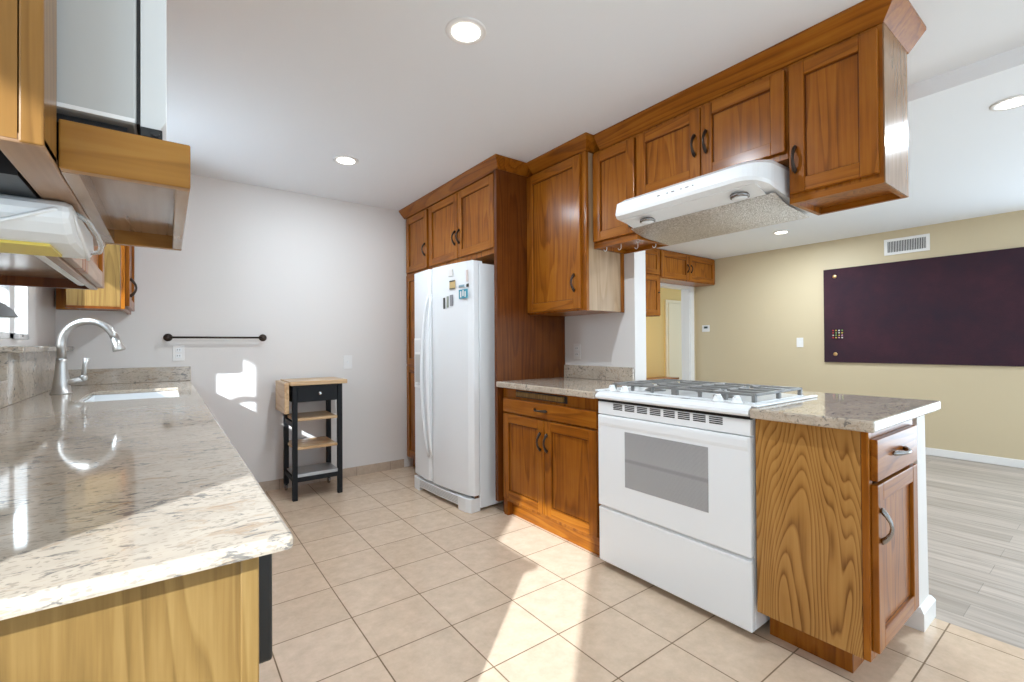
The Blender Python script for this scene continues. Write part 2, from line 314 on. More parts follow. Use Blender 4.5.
def shaker(parent, name, face, a0, a1, z0, z1, w=.058, mats=None, th=.02, hv=None, hmat=None, horiz_handle=None):
    """A five-piece door with a recessed panel; the frame is the part, panel and handle are its sub-parts."""
    H_ = WY if face[0] == 'x' else WX
    mats = mats or [WZ, H_]
    m = M()
    fbox(m, face, a0, a0 + w, z0, z1, 0, th, 0, .003); fbox(m, face, a1 - w, a1, z0, z1, 0, th, 0, .003)
    fbox(m, face, a0 + w, a1 - w, z0, z0 + w, 0, th - .0003, 1, .003); fbox(m, face, a0 + w, a1 - w, z1 - w, z1, 0, th - .0003, 1, .003)
    d = m.build(name, mats, parent)
    p = M(); i0, i1, j0, j1 = a0 + w, a1 - w, z0 + w, z1 - w; e = .006
    fbox(p, face, i0 - .004, i1 + .004, j0 - .004, j1 + .004, .002, th - .012, 0)
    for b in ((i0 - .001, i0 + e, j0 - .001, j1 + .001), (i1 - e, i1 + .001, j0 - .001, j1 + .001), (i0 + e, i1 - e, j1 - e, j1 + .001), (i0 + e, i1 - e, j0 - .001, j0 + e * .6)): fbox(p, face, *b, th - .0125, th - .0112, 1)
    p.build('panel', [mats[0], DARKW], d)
    if hv: pull(d, face, hv[0], hv[1], True, mat=hmat, d=th)
    return d
def crown(n, mat, x0, x1, y0, y1, z0, z1, front, end):
    """A sloped cornice over a cabinet run: grows outwards on the kitchen side and on the near end."""
    m = M(); zl = z1 - .012
    r = lambda f, e: [(x0 - f, y0 - e), (x1, y0 - e), (x1, y1), (x0 - f, y1)]
    ring = lambda f, e, z: [(p[0], p[1], z) for p in r(f, e)]
    m.hull6(ring(.006, .006, z0), ring(front, end, zl)); m.hull6(ring(front, end, zl), ring(front, end, z1))
    return st(m.build('trim_%d' % n, mat, base=(0, 0, 0)))

# ------------------------------------------------------------------ the setting
CZ, LZ = 2.44, 2.36                                       # kitchen ceiling, lower living room ceiling
XL, YB, XR, XP, XP2 = -.585, 4.16, 6.27, 2.44, 2.555      # left wall, far wall, yellow wall, partition faces
YE = 1.94                                                 # end of the full-height partition
sbox('floor', TILE, XL - .2, 2.585, -4, YB + .12, -.06, 0)
sbox('floor_living', PLANK, 2.585, XR + .12, -4, 6.2, -.06, -.002)
sbox('ceiling', CEILW, XL - .2, 2.97, -4, YB + .12, CZ, CZ + .12)
sbox('ceiling_living', CEILW, 2.97, 9.9, -4, 6.2, LZ, CZ + .12)
sbox('wall_back', WALLW, XL - .2, XP2, YB, YB + .12, 0, CZ)
m = M()                                                   # left wall with the glass door (out of frame) and the sink window
WY0, WY1, WZ0, WZ1 = 2.62, 3.44, 1.20, 2.05
DY0, DY1 = -.385, .435
for b in ((-4, DY0, 0, CZ), (DY0, DY1, 2.05, CZ), (DY1, WY0, 0, CZ), (WY0, WY1, 0, WZ0), (WY0, WY1, WZ1, CZ), (WY1, YB, 0, CZ)):
    m.box(XL - .12, XL, b[0], b[1], b[2], b[3])
st(m.build('wall_left', WALLW, base=(0, 0, 0)))
st(M().box(XP, XP2, YE, YB, 0, CZ).build('wall_partition', WALLW, base=(0, 0, 0)))
st(M().hull6([(XP, .53, 0), (2.588, .53, 0), (2.588, YE, 0), (XP, YE, 0)], [(XP, .53, .865), (XP2, .53, .865), (XP2, YE, .865), (XP, YE, .865)]).build('wall_low', WALLW, base=(0, 0, 0)))
m = M(); t_ = .016                                        # skirting round the foot of the low wall's end
m.hull6([(2.424, .512, 0), (2.606, .512, 0), (2.606, .9, 0), (2.424, .9, 0)], [(2.424, .512, .07), (2.606, .512, .07), (2.606, .9, .07), (2.424, .9, .07)])
m.hull6([(2.424, .512, .07), (2.606, .512, .07), (2.606, .9, .07), (2.424, .9, .07)], [(2.434, .524, .088), (2.592, .524, .088), (2.592, .9, .088), (2.434, .9, .088)])
st(m.build('baseboard_low', TRIMW, base=(0, 0, 0)))
m = M(); m.box(XR, XR + .12, .28, 4.0, 0, LZ); m.box(XR, XR + .12, -2.2, .28, 2.08, LZ); m.box(XR, XR + .12, -4, -2.2, 0, LZ)
st(m.build('wall_right', YELL, base=(0, 0, 0)))
m = M()                                                   # far end of the living room, with the hall opening
OX0, OX1, OZ, YH = 5.07, 6.13, 1.97, 3.88
m.box(XP2, OX0, YH, YH + .12, 0, LZ); m.box(OX0, OX1, YH, YH + .12, OZ, LZ); m.box(OX1, XR, YH, YH + .12, 0, LZ)
st(m.build('wall_end', YELL, base=(0, 0, 0)))
m = M()                                                   # casing and jamb of the hall opening
m.box(OX1 - .005, OX1 + .085, YH - .018, YH, 0, OZ + .085, bev=.004); m.box(OX0 - .085, OX0 + .005, YH - .018, YH, 0, OZ + .085, bev=.004)
m.box(OX0 + .005, OX1 - .005, YH - .018, YH, OZ - .005, OZ + .085, bev=.004)
m.box(OX1 - .014, OX1, YH, YH + .13, 0, OZ); m.box(OX0, OX0 + .014, YH, YH + .13, 0, OZ); m.box(OX0 + .014, OX1 - .014, YH, YH + .13, OZ - .014, OZ)
st(m.build('trim_1', TRIMW, base=(0, 0, 0)))
sbox('wall_hall', WARMY, 4.6, 9.9, 6.0, 6.12, 0, LZ)
sbox('floor_hall', PLANK, XR + .12, 9.9, 4.0, 6.2, -.06, -.002)
sbox('baseboard_right', TRIMW, XR - .014, XR, .28, YH, 0, .075, bev=.004)
sbox('baseboard_back', TILEB, XL, 1.80, YB - .010, YB, 0, .078)
sbox('wall_front', WALLW, XL - .12, .1, -4.1, -4.0, 0, CZ)
sbox('exterior_backdrop', plain('blue_grey_backdrop', (.16, .19, .21), .8), -7, -.95, 9.0, 9.2, -.1, 4.5)  # added backdrop outside, tones down the sky in the sink window
sbox('exterior_eave', TRIMW, -1.42, XL - .12, -5, 6, 2.258, 2.40)
# glass door out of frame on the left (lets the low sun in)
d = st(bpy.data.objects.new('door_1', None)); COL.objects.link(d); d.location = (XL - .06, DY0, 0)
m = M()
for b in ((DY0, DY0 + .03, 0, 2.05), (DY1 - .03, DY1, 0, 2.05), (DY0, DY1, 2.0, 2.05), (DY0, DY1, 0, .06)): m.box(XL - .09, XL - .03, b[0], b[1], b[2], b[3])
m.build('door_frame', TRIMW, d)
M().box(XL - .063, XL - .057, DY0 + .03, DY1 - .03, .06, 2.0).build('glass_pane', GLASS, d)
# sink window
w = st(bpy.data.objects.new('window_1', None)); COL.objects.link(w); w.location = (XL - .06, WY0, WZ0)
m = M(); fx0, fx1 = XL - .035, XL + .003
for b in ((WY0, WY0 + .03, WZ0, WZ1), (WY1 - .025, WY1, WZ0, WZ1), (WY0, WY1, WZ0, WZ0 + .03), (WY0, WY1, WZ1 - .03, WZ1), (3.075, 3.165, WZ0, WZ1)):
    m.box(fx0, fx1, b[0], b[1], b[2], b[3], bev=.003)
m.box(fx0 + .005, fx1 - .005, WY0 + .03, 3.075, 1.44, 1.475)
m.build('window_frame', TRIMW, w)
M().box(XL - .0035, XL - .0005, WY0 + .03, 3.075, WZ0 + .03, 1.44).box(XL - .0035, XL - .0005, 3.165, WY1 - .025, WZ0 + .03, WZ1 - .03).build('glass_pane', GLASS, w)
M().box(XL - .010, XL - .002, WY0 + .03, 3.075, 1.475, WZ1 - .03).build('sun_block_panel', WHITEM, w)  # added opaque panel, out of view, cuts the sun through the near pane
m = M(); m.box(XL + .006, XL + .028, 3.12, 3.16, WZ0 + .001, WZ0 + .022, bev=.003); m.box(XL + .009, XL + .024, 3.16, 3.215, WZ0 + .012, WZ0 + .024, 1, bev=.003)
m.build('window_latch', [TRIMW, PEWTER], w)

# crown mouldings
crown(2, WY, 1.822, XP, 2.60, YB, 2.366, CZ - .001, .060, .060)
crown(3, WY, 2.085, XP, 2.022, 2.539, 2.366, CZ - .001, .060, .060)
crown(4, WY, 2.150, 2.47, .553, 1.961, 2.358, CZ - .001, .060, .062)

# ------------------------------------------------------------------ right run, floor cabinets and stone
C_T, C_B = .91, .872
m = M(); m.box(1.79, XP - .002, 1.695, 2.595, C_B, C_T)
tag(m.build('countertop', GRAN, bevel=.006), 'cream speckled granite countertop between the fridge panel and the stove', 'countertop')
m = M()
m.prism([(1.785, .492), (2.632, .492), (2.632, 1.93), (XP + .002, 1.93), (XP + .002, 1.692), (2.389, 1.692), (2.389, .883), (1.785, .883)], 'z', C_B, C_T)
tag(m.build('countertop', GRAN, bevel=.007), 'granite peninsula countertop overhanging the low white wall', 'countertop')
m = M(); m.box(XP - .02, XP, YE + .005, 2.595, C_T, 1.005, bev=.003)
tag(m.build('backsplash', GRAN), 'low granite backsplash strip on white wall behind the stove-side counter', 'backsplash')

# base cabinet left of the stove
bx = 1.83
t = thing('base_cabinet', 'stained wood base cabinet with drawer, two doors and pull-out board beside stove', 'cabinet', (2.1, 2.15, 0))
m = M(); m.box(bx + .02, XP - .002, 1.705, 2.592, .10, C_B, bev=.002)
m.build('carcass', WZ, t)
M().box(bx + .065, bx + .085, 1.705, 2.592, 0, .10).build('toe_kick', WY, t)
M().box(bx + .022, bx + .066, 2.55, 2.592, 0, .10).build('foot', WZ, t)
fc = ('x', bx + .02, -1)
d = M(); fbox(d, fc, 1.715, 2.57, .708, .800, 0, .02, 0, .003); d = d.build('drawer', WY, t); pull(d, fc, 2.17, .755, False, L=.10)
shaker(t, 'door', fc, 2.146, 2.57, .125, .695, hv=(2.176, .565))
shaker(t, 'door', fc, 1.715, 2.140, .125, .695, hv=(2.112, .565))
m = M(); fbox(m, fc, 1.98, 2.43, .822, .852, -.3, .016, 0, .003); b_ = m.build('cutting_board', WPALZ, t)
m = M(); fbox(m, fc, 1.955, 2.445, .815, .858, 0, .0012); m.build('slot_shade', BLACK, t)  # flat black surround paints in the shadow lines round the board

# peninsula cabinet
px, py = 1.83, .52
t = thing('peninsula_cabinet', 'wood peninsula cabinet with strongly figured side panel, drawer and door, right of stove', 'cabinet', (2.12, .70, 0))
M().box(px + .02, 2.325, py + .02, .88, .125, C_B).build('carcass', WZ, t)
M().box(px, px + .02, .542, .882, .12, C_B, bev=.002).build('side_panel', WPANEL, t)
m = M(); m.box(px, px + .035, py, .541, .12, C_B, bev=.002); m.box(px + .035, 2.33, py, py + .02, .12, .16, 1); m.box(px + .035, 2.33, py, py + .02, .84, C_B, 1); m.box(2.285, 2.33, py, py + .02, .16, .84); m.box(2.331, 2.422, py + .06, py + .075, .12, C_B)
m.build('face_frame', [WZ, WX], t)
M().box(1.925, 2.41, .60, .878, 0, .12).build('toe_kick', WZ, t)
fc = ('y', py, -1)
d = M(); fbox(d, fc, 1.845, 2.303, .706, .842, 0, .02, 0, .003); d = d.build('drawer', WX, t); pull(d, fc, 2.065, .778, False, L=.12, mat=PEWTER)
shaker(t, 'door', fc, 1.845, 2.303, .15, .694, hv=(1.868, .56), hmat=PEWTER)

# ------------------------------------------------------------------ stove
t = thing('stove', 'white slide-in gas stove with grey iron grates, set between two granite counters', 'stove', (2.1, 1.288, 0))
Y0, Y1 = .890, 1.690
m = M(); m.box(1.845, 2.385, Y0 + .004, Y1 - .004, .035, .868, bev=.004)
m.build('body', WHITE, t)
for yy in (Y0 + .05, Y1 - .05):
    M().lathe([(.018, 0), (.018, .01), (.010, .012), (.010, .036)], (1.90, yy, 0), n=12).build('foot', BLACK, t)
m = M(); m.prism([(1.795, .885), (1.800, .876), (1.83, .872), (2.385, .872), (2.385, .914), (1.838, .914), (1.815, .908), (1.799, .897)], 'y', Y0 + .002, Y1 - .002)
m.box(1.90, 2.37, Y0 + .03, Y1 - .03, .914, .918, bev=.0015); m.box(1.815, 2.385, Y0 - .024, Y0 + .002, .9105, .920, bev=.004)
m.box(1.815, 2.385, Y1 - .002, Y1 + .018, .9105, .920, bev=.004)
ct = m.build('cooktop', WHITE, t)
for yy in (1.40, 1.345, 1.20): M().box(1.848, 1.868, yy - .018, yy + .018, .914, .9147).build('vent_slot', BLACK, ct)
M().box(1.815, 1.846, Y0 + .004, Y1 - .004, .862, .8715).build('gap_strip', BLACK, t)
m = M(); m.box(1.815, 1.846, Y0 + .004, Y1 - .004, .796, .861, bev=.004)
vp = m.build('vent_panel', WHITE, t)
n = 8; a0, a1 = 1.587, .993
for i in range(n):
    c0 = a0 + (a1 - a0) * (i / n) - .004; c1 = a0 + (a1 - a0) * ((i + 1) / n) + .012
    m = M()
    for k in range(4): m.box(1.8142, 1.8165, c1, c0, .8270 + k * .0082, .8320 + k * .0082)
    m.build('vent', BLACK, vp)
m = M(); DX = 1.812
m.box(DX, 1.845, Y0 + .004, Y1 - .004, .322, .793, bev=.006)
dr = m.build('oven_door', WHITE, t)
m = M(); m.prism([(DX + .002, .793), (DX + .002, .735), (DX - .0005, .738), (DX - .0035, .752), (DX - .004, .780), (DX - .002, .791)], 'y', Y0 + .012, Y1 - .012)
m.build('handle', WHITE, dr)
wy0, wy1, wz0, wz1 = 1.068, 1.508, .452, .725
wp = M().box(DX - .0012, DX + .004, wy0, wy1, wz0, wz1).build('window_pane', OVGL, dr)
m = M()
m.box(1.816, 1.845, Y0 + .004, Y1 - .004, .034, .300, bev=.005); m.prism([(1.816, .298), (1.816, .308), (1.840, .318), (1.845, .318), (1.845, .298)], 'y', Y0 + .006, Y1 - .006)
m.build('drawer', WHITE, t)
# grates: two frames with four-spoke burner supports
GZ = .953
for gy0, gy1 in ((.925, 1.285), (1.300, 1.660)):
    m = M(); gx0, gx1 = 1.915, 2.345; r = .0088
    def bar(a, b): m.box(min(a[0], b[0]) - r, max(a[0], b[0]) + r, min(a[1], b[1]) - r, max(a[1], b[1]) + r, GZ - .010, GZ, bev=.003)
    bar((gx0, gy0), (gx1, gy0)); bar((gx0, gy1), (gx1, gy1)); bar((gx0, gy0), (gx0, gy1)); bar((gx1, gy0), (gx1, gy1)); xm = (gx0 + gx1) / 2; bar((xm, gy0), (xm, gy1))
    ym = (gy0 + gy1) / 2
    for cx in ((gx0 + xm) / 2, (gx1 + xm) / 2):
        for dx, dy in ((1, 0), (-1, 0), (0, 1), (0, -1)):
            ex = cx + dx * (gx1 - gx0) / 4; ey = ym + dy * (gy1 - gy0) / 2
            bar((cx + dx * .032, ym + dy * .032), (ex, ey))
    for fx in (gx0, gx1, xm):
        for fy in (gy0, gy1): m.box(fx - .010, fx + .010, fy - .008, fy + .008, .918, GZ, bev=.003)
    for fy in (gy0 + .12, gy1 - .12):
        m.box(gx0 - .008, gx0 + .008, fy - .006, fy + .006, .9185, GZ + .001, bev=.002); m.box(gx1 - .008, gx1 + .008, fy - .006, fy + .006, .9185, GZ + .001, bev=.002)
    m.build('grate', IRON, t)
    for cx in ((gx0 + xm) / 2, (gx1 + xm) / 2):
        M().lathe([(.052, .918), (.052, .923), (.040, .926), (.036, .932), (.034, .937), (.006, .939)], (cx, ym, 0), n=24).build('burner', IRON, t)
for yk in (1.630, 1.548, 1.050, .970):
    m = M(); m.lathe([(.023, .9145), (.023, .920), (.020, .921), (.0165, .934), (.0145, .939)], (1.862, yk, 0), n=20); m.box(1.845, 1.879, yk - .005, yk + .005, .936, .946, bev=.003)
    m.build('knob', WHITEM, t)

# ------------------------------------------------------------------ refrigerator, its panel and the pantry
t = thing('refrigerator', 'white side-by-side refrigerator with ice dispenser and small magnets, between wood panels', 'refrigerator', (2.05, 3.135, 0))
FX, FY0, FY1, FZ = 1.66, 2.715, 3.545, 1.745
m = M(); m.box(1.745, 2.41, FY0 + .006, FY1 - .006, .02, FZ - .012, bev=.005)
m.build('body', APPL, t)
split = 3.225
def bowed(y0, y1):        # door outline in plan, gently bowed
    pts = []; yc, half = (FY0 + FY1) / 2, (FY1 - FY0) / 2
    for k in range(13):
        y = y0 + (y1 - y0) * k / 12; u = (y - yc) / half
        x = FX - .018 + .036 * u * u
        e = min((y - y0), (y1 - y)) / .018
        if e < 1: x += .014 * (1 - math.sqrt(max(0, 1 - (1 - e) ** 2)))
        pts.append((x, y))
    return pts + [(1.738, y1), (1.738, y0)]
for y0, y1, nm in ((FY0, split - .003, 'door'), (split + .003, FY1, 'door')):
    m = M(); m.prism(bowed(y0, y1), 'z', .115, FZ, smooth=False)
    d = m.build(nm, APPL, t, bevel=.006)
    if y0 > 3.2:
        frz = d
        yh, s_ = split + .028, 1
    else: frg = d; yh, s_ = split - .028, -1
    pts = []; rs = []
    for k in range(17):
        u = k / 16; z = .30 + u * 1.25; b_ = math.sin(math.pi * u)
        pts.append((FX - .012 - .052 * b_ ** .6, yh + s_ * .016 * b_, z)); rs.append(.009 + .006 * b_)
    M().tube(pts, rs, n=10).build('handle', WHITE, d)
# dispenser on the freezer door
def fdx(y): u = (y - (FY0 + FY1) / 2) / ((FY1 - FY0) / 2); return FX - .018 + .036 * u * u
def onbow(y0, y1, z0, z1, out, mat, name, par):
    ys = [y0 + (y1 - y0) * k / 6 for k in range(7)]
    return M().prism([(fdx(y) - out, y) for y in ys] + [(fdx(y) + .004, y) for y in reversed(ys)], 'z', z0, z1).build(name, mat, par)
dp = onbow(3.370, 3.520, .82, 1.215, .0025, WHITEM, 'dispenser', frz)
onbow(3.388, 3.506, .842, 1.085, .0032, GREYW, 'dispenser_recess', dp)
onbow(3.388, 3.506, 1.105, 1.20, .0040, WHITE, 'control_panel', dp)
onbow(3.41, 3.48, .846, .862, .012, WHITEM, 'drip_tray', dp)
m = M()
g0 = [(FX + .012, FY0 + .012), (FX - .006, FY0 + .06), (FX - .014, 3.13), (FX - .006, FY1 - .06), (FX + .012, FY1 - .012), (1.75, FY1 - .012), (1.75, FY0 + .012)]
m.prism([g0[0], g0[1], (FX - .008, 2.86), (1.75, 2.86), g0[6]], 'z', .0, .095); m.prism([(FX - .008, 3.42), g0[3], g0[4], g0[5], (1.75, 3.42)], 'z', .0, .095)
m.prism([(FX - .004, 2.86), (FX - .010, 3.13), (FX - .004, 3.42), (1.75, 3.42), (1.75, 2.86)], 'z', .028, .095)
gr = m.build('grille', WHITEM, t, bevel=.003)
m = M()
for k in range(5):
    z = .042 + k * .010; m.prism([(FX - .006, 2.87), (FX - .0122, 3.13), (FX - .006, 3.41), (FX + .0, 3.41), (FX + .0, 2.87)], 'z', z, z + .004)
m.build('louver', GREYW, gr)
M().box(1.70, 1.735, FY0 + .01, FY0 + .05, .096, .114).build('hinge', PEWTER, t)
M().box(FX + .03, FX + .12, FY0 + .015, FY0 + .06, FZ - .011, FZ + .004, bev=.003).build('hinge', WHITEM, t)
# magnets on the fridge door
def my(y): return max(2.733, 2.843 + (y - 2.875) * 1.12)
def magnet(y0, y1, z0, z1, mat, label, extra=None):
    y0, y1 = my(y0), my(y1)
    x = fdx((y0 + y1) / 2); xr = min(fdx(y0), fdx(y1), x) - .0002
    o = M().box(xr - .0035, xr, y0, y1, z0, z1, bev=.0008).build('fridge_magnet', mat)
    tag(o, label, 'magnet', 'magnets on the fridge door')
    return o, xr
TEAL = plain('teal_print', (.03, .26, .36), .5); TAN = plain('tan_print', (.58, .42, .18), .5); DKP = plain('dark_print', (.06, .06, .05), .5); GNP = plain('grey_green_print', (.24, .26, .21), .5); GYP = plain('grey_print', (.25, .25, .27), .5); PAPER = plain('white_paper', (.76, .74, .71), .7); PKP = plain('faint_pink_print', (.66, .56, .52), .7)
o, x = magnet(2.715 + .065, 2.715 + .16, 1.484, 1.548, TEAL, 'teal square fridge magnet with pale figures'); 
m = M()
for a, b, c, dd in ((2.845, 2.860, 1.493, 1.536), (2.820, 2.834, 1.50, 1.541), (2.797, 2.810, 1.493, 1.532)): M().box(x - .0045, x - .0034, my(a), my(b), c, dd).build('print', PAPER, o)
o, x = magnet(2.815, 2.875, 1.565, 1.580, plain('grey_teal_print', (.22, .34, .38), .5), 'thin blue-grey strip magnet above the teal square one'); 
magnet(2.783, 2.805, 1.562, 1.584, DKP, 'tiny black square magnet at the corner above the teal one')
o, x = magnet(2.905, 2.968, 1.560, 1.622, TAN, 'tan fridge magnet with a dark top and bottom band')
for a, b in ((1.613, 1.622), (1.560, 1.566)): M().box(x - .0045, x - .0034, my(2.905), my(2.968), a, b).build('print', DKP, o)
magnet(3.018, 3.040, 1.425, 1.505, DKP, 'dark strip magnet, leftmost of three upright strips on fridge')
magnet(2.980, 3.000, 1.432, 1.513, GNP, 'grey-green strip magnet, middle of three upright strips on fridge')
magnet(2.930, 2.966, 1.440, 1.520, GYP, 'grey strip magnet, rightmost and widest of three upright strips on fridge')
magnet(2.93, 2.98, 1.655, 1.70, PAPER, 'small white paper note magnet near top of fridge door')
magnet(2.785, 2.808, 1.60, 1.68, PKP, 'faint pinkish upright sticker near the fridge door edge')

ROT = Matrix.Translation((FX, FY0, 0)) @ Matrix.Rotation(math.radians(3.6), 4, 'Z') @ Matrix.Translation((-FX, -FY0, 0))   # the fridge stands slightly askew
for o in [o for o in COL.objects if o.parent is None and o.name.split('.')[0] in ('refrigerator', 'fridge_magnet')]:
    o.location = ROT @ o.location; o.rotation_euler.z = math.radians(3.6)
# side panel between fridge and counter
m = M(); m.box(1.805, XP - .003, 2.598, 2.630, .09, 2.366, bev=.002); m.box(1.87, XP - .003, 2.600, 2.628, 0, .09)
tag(m.build('tall_wooden_board', DARKW), 'tall dark-stained wood panel standing between the fridge and the counter', 'panel')
t = thing('refrigerator_cabinet', 'two-door stained wood wall cabinet above the white refrigerator', 'cabinet', (2.1, 3.14, 1.80))
M().box(1.832, XP - .003, 2.632, 3.650, 1.80, 2.366, bev=.002).build('carcass', WZ, t)
fc = ('x', 1.832, -1)
shaker(t, 'door', fc, 2.645, 3.140, 1.838, 2.350, hv=(3.112, 2.00)); shaker(t, 'door', fc, 3.148, 3.636, 1.838, 2.350, hv=(3.180, 2.00))
t = thing('pantry_cabinet', 'narrow tall pantry cabinet squeezed between fridge and white wall', 'cabinet', (2.1, 3.9, 0))
M().box(1.832, XP - .003, 3.653, 4.148, .10, 2.366, bev=.002).build('carcass', WZ, t)
M().box(1.89, 1.91, 3.653, 4.148, 0, .10).build('toe_kick', WY, t)
shaker(t, 'door', fc, 3.678, 4.112, 1.838, 2.350, hv=(3.71, 2.0)); shaker(t, 'door', fc, 3.678, 4.112, .98, 1.815); shaker(t, 'door', fc, 3.678, 4.112, .12, .965)

# ------------------------------------------------------------------ right run, wall cabinets
t = thing('wall_cabinet', 'tall single-door wall cabinet with pale side, between fridge panel and range hood', 'cabinet', (2.25, 2.31, 1.372))
M().box(2.085, XP - .002, 2.032, 2.594, 1.372, 2.366, bev=.002).build('carcass', WZ, t)
M().box(2.105, 2.405, 2.026, 2.0315, 1.372, 2.36).build('side_panel', WPALE, t)
m = M(); m.box(2.405, XP - .002, 2.022, 2.0315, 1.368, 2.36); m.box(2.085, 2.105, 2.022, 2.0315, 1.368, 2.362); m.build('stile', WZ, t)
shaker(t, 'door', ('x', 2.085, -1), 2.062, 2.592, 1.384, 2.352, w=.062, hv=(2.112, 1.55))
t = thing('wall_cabinet', 'narrow single-door wall cabinet left of the range hood, cup hooks beneath', 'cabinet', (2.3, 1.84, 1.775))
def hollow(t, x0, x1, y0, y1, z0, z1, lip=.025):      # cabinet box with a recessed underside
    m = M(); m.box(x0, x1, y0, y1, z0 + lip, z1)
    m.box(x0, x0 + .02, y0, y1, z0, z0 + lip, 1); m.box(x0 + .02, x1, y0, y0 + .018, z0, z0 + lip); m.box(x0 + .02, x1, y1 - .018, y1, z0, z0 + lip); m.box(x1 - .018, x1, y0 + .018, y1 - .018, z0, z0 + lip, 1)
    return m.build('carcass', [WZ, WY], t)
hx = 2.15; fc = ('x', hx, -1)
hollow(t, hx, 2.452, 1.683, 2.019, 1.757, 2.362)
shaker(t, 'door', fc, 1.692, 2.010, 1.795, 2.340, hv=(1.718, 1.885))
t = thing('wall_cabinet', 'low two-door wall cabinet directly above the white range hood', 'cabinet', (2.3, 1.28, 1.955))
M().box(hx, 2.452, .882, 1.681, 1.955, 2.362, bev=.002).build('carcass', WZ, t)
shaker(t, 'door', fc, 1.284, 1.672, 1.985, 2.338, hv=(1.312, 2.155)); shaker(t, 'door', fc, .890, 1.279, 1.985, 2.338, hv=(1.250, 2.155))
t = thing('wall_cabinet', 'single-door end wall cabinet hanging over the peninsula, right of range hood', 'cabinet', (2.3, .72, 1.757))
hollow(t, hx, 2.452, .553, .880, 1.757, 2.362)
M().box(hx + .002, 2.450, .5485, .553, 1.7575, 2.3615).build('side_panel', wood('satin_end_panel', 'z', (.20, .105, .045), (.27, .15, .07), (.34, .2, .1), ring_amt=.2, rough=.22), t)
shaker(t, 'door', fc, .565, .872, 1.795, 2.340, hv=(.848, 1.935))

# cup hooks under the narrow wall cabinet
for i, (x, y) in enumerate(((2.20, 1.96), (2.24, 1.88), (2.30, 1.80), (2.36, 1.715))):
    m = M(); m.lathe([(.008, 0), (.008, -.003), (.003, -.005)], (x, y, 1.782), n=10)
    pts = [(x, y, 1.78), (x, y, 1.755)] + [(x, y + .012 - .012 * math.cos(a), 1.755 - .014 * math.sin(a)) for a in (0.4, .8, 1.2, 1.57, 2.0, 2.5, 3.0)]
    m.tube(pts, .0026, n=6)
    o = m.build('cup_hook', WHITEM)
    tag(o, ['white cup hook under narrow cabinet, nearest its tall neighbour', 'white cup hook under narrow cabinet, second from tall cabinet', 'white cup hook under narrow cabinet, third from tall cabinet', 'white cup hook under narrow cabinet, closest to range hood'][i], 'hook', 'cup hooks under the narrow wall cabinet')

# ------------------------------------------------------------------ range hood
t = thing('range_hood', 'white under-cabinet range hood with foil-covered filter above the stove', 'range hood', (2.2, 1.28, 1.76))
hy0, hy1, hx0, hx1 = .893, 1.672, 1.930, 2.40
def hring(z, inset):
    pts = []; R = .105
    x0, y0, y1 = hx0 + inset, hy0 + inset * .3, hy1 - inset * .3
    pts.append((hx1, y0, z)); 
    for k in range(9): a = math.pi / 2 * k / 8; pts.append((x0 + R - R * math.sin(a), y0 + R - R * math.cos(a), z))
    for k in range(9): a = math.pi / 2 * k / 8; pts.append((x0 + R * .25 - R * .25 * math.cos(a), y1 - R * .25 + R * .25 * math.sin(a), z))
    pts.append((hx1, y1, z)); return pts
m = M()
def hz(x): return 1.846 - (x - hx0) * .30 if x < 2.085 else 1.846 - (2.085 - hx0) * .30 - (x - 2.085) * .11
def hlev(z, inset): return [(p[0], p[1], z) for p in hring(z, inset)]
def sunk(r, dz): return [(p[0], p[1], hz(p[0]) + dz) for p in r]
m.hull6(sunk(hring(0, 0), .014), hlev(1.912, .010)); m.hull6(hlev(1.912, .010), hlev(1.936, .050)); m.hull6(sunk(hring(0, .006), 0), sunk(hring(0, 0), .014))
m.build('housing', WHITE, t)
def slat(x0, x1, y0, y1, d0, d1): return [(x0, y0, hz(x0) + d0), (x1, y0, hz(x1) + d0), (x1, y1, hz(x1) + d0), (x0, y1, hz(x0) + d0)], [(x0, y0, hz(x0) + d1), (x1, y0, hz(x1) + d1), (x1, y1, hz(x1) + d1), (x0, y1, hz(x0) + d1)]
m = M(); m.hull6(*slat(hx0 + .045, 2.080, hy0 + .05, hy1 - .02, -.003, .0))
lp = m.build('light_panel', WHITEM, t)
for yy in (1.035, 1.525):
    x = hx0 + .100; z = hz(x) - .003
    o = M().lathe([(.040, .004), (.040, -.010), (.033, -.012)], (x, yy, z), n=24).build('lamp_ring', PEWTER, lp)
    M().lathe([(.032, -.0122), (.026, -.0155), (.006, -.017)], (x, yy, z), n=24).build('lamp_lens', WHITEM, o)
m = M(); prof = []
for k in range(19):
    u = k / 18; x = 2.070 + u * .355
    prof.append((x, 1.798 - .046 * (1 - (1 - u) ** 2.6) - .003 * math.sin(u * 7)))
m.prism(prof + [(x, z + .0025) for x, z in reversed(prof)], 'y', hy0 + .012, hy1 - .006, smooth=True)
m.build('filter_sheet', FOIL, t)
for i, yy in enumerate((1.20, 1.225, 1.26, 1.30, 1.335, 1.38)):
    M().box(hx0 + .0030, hx0 + .012, yy, yy + (.016 if i % 2 else .007), 1.884, 1.888).build('control_mark', PEWTER, t)

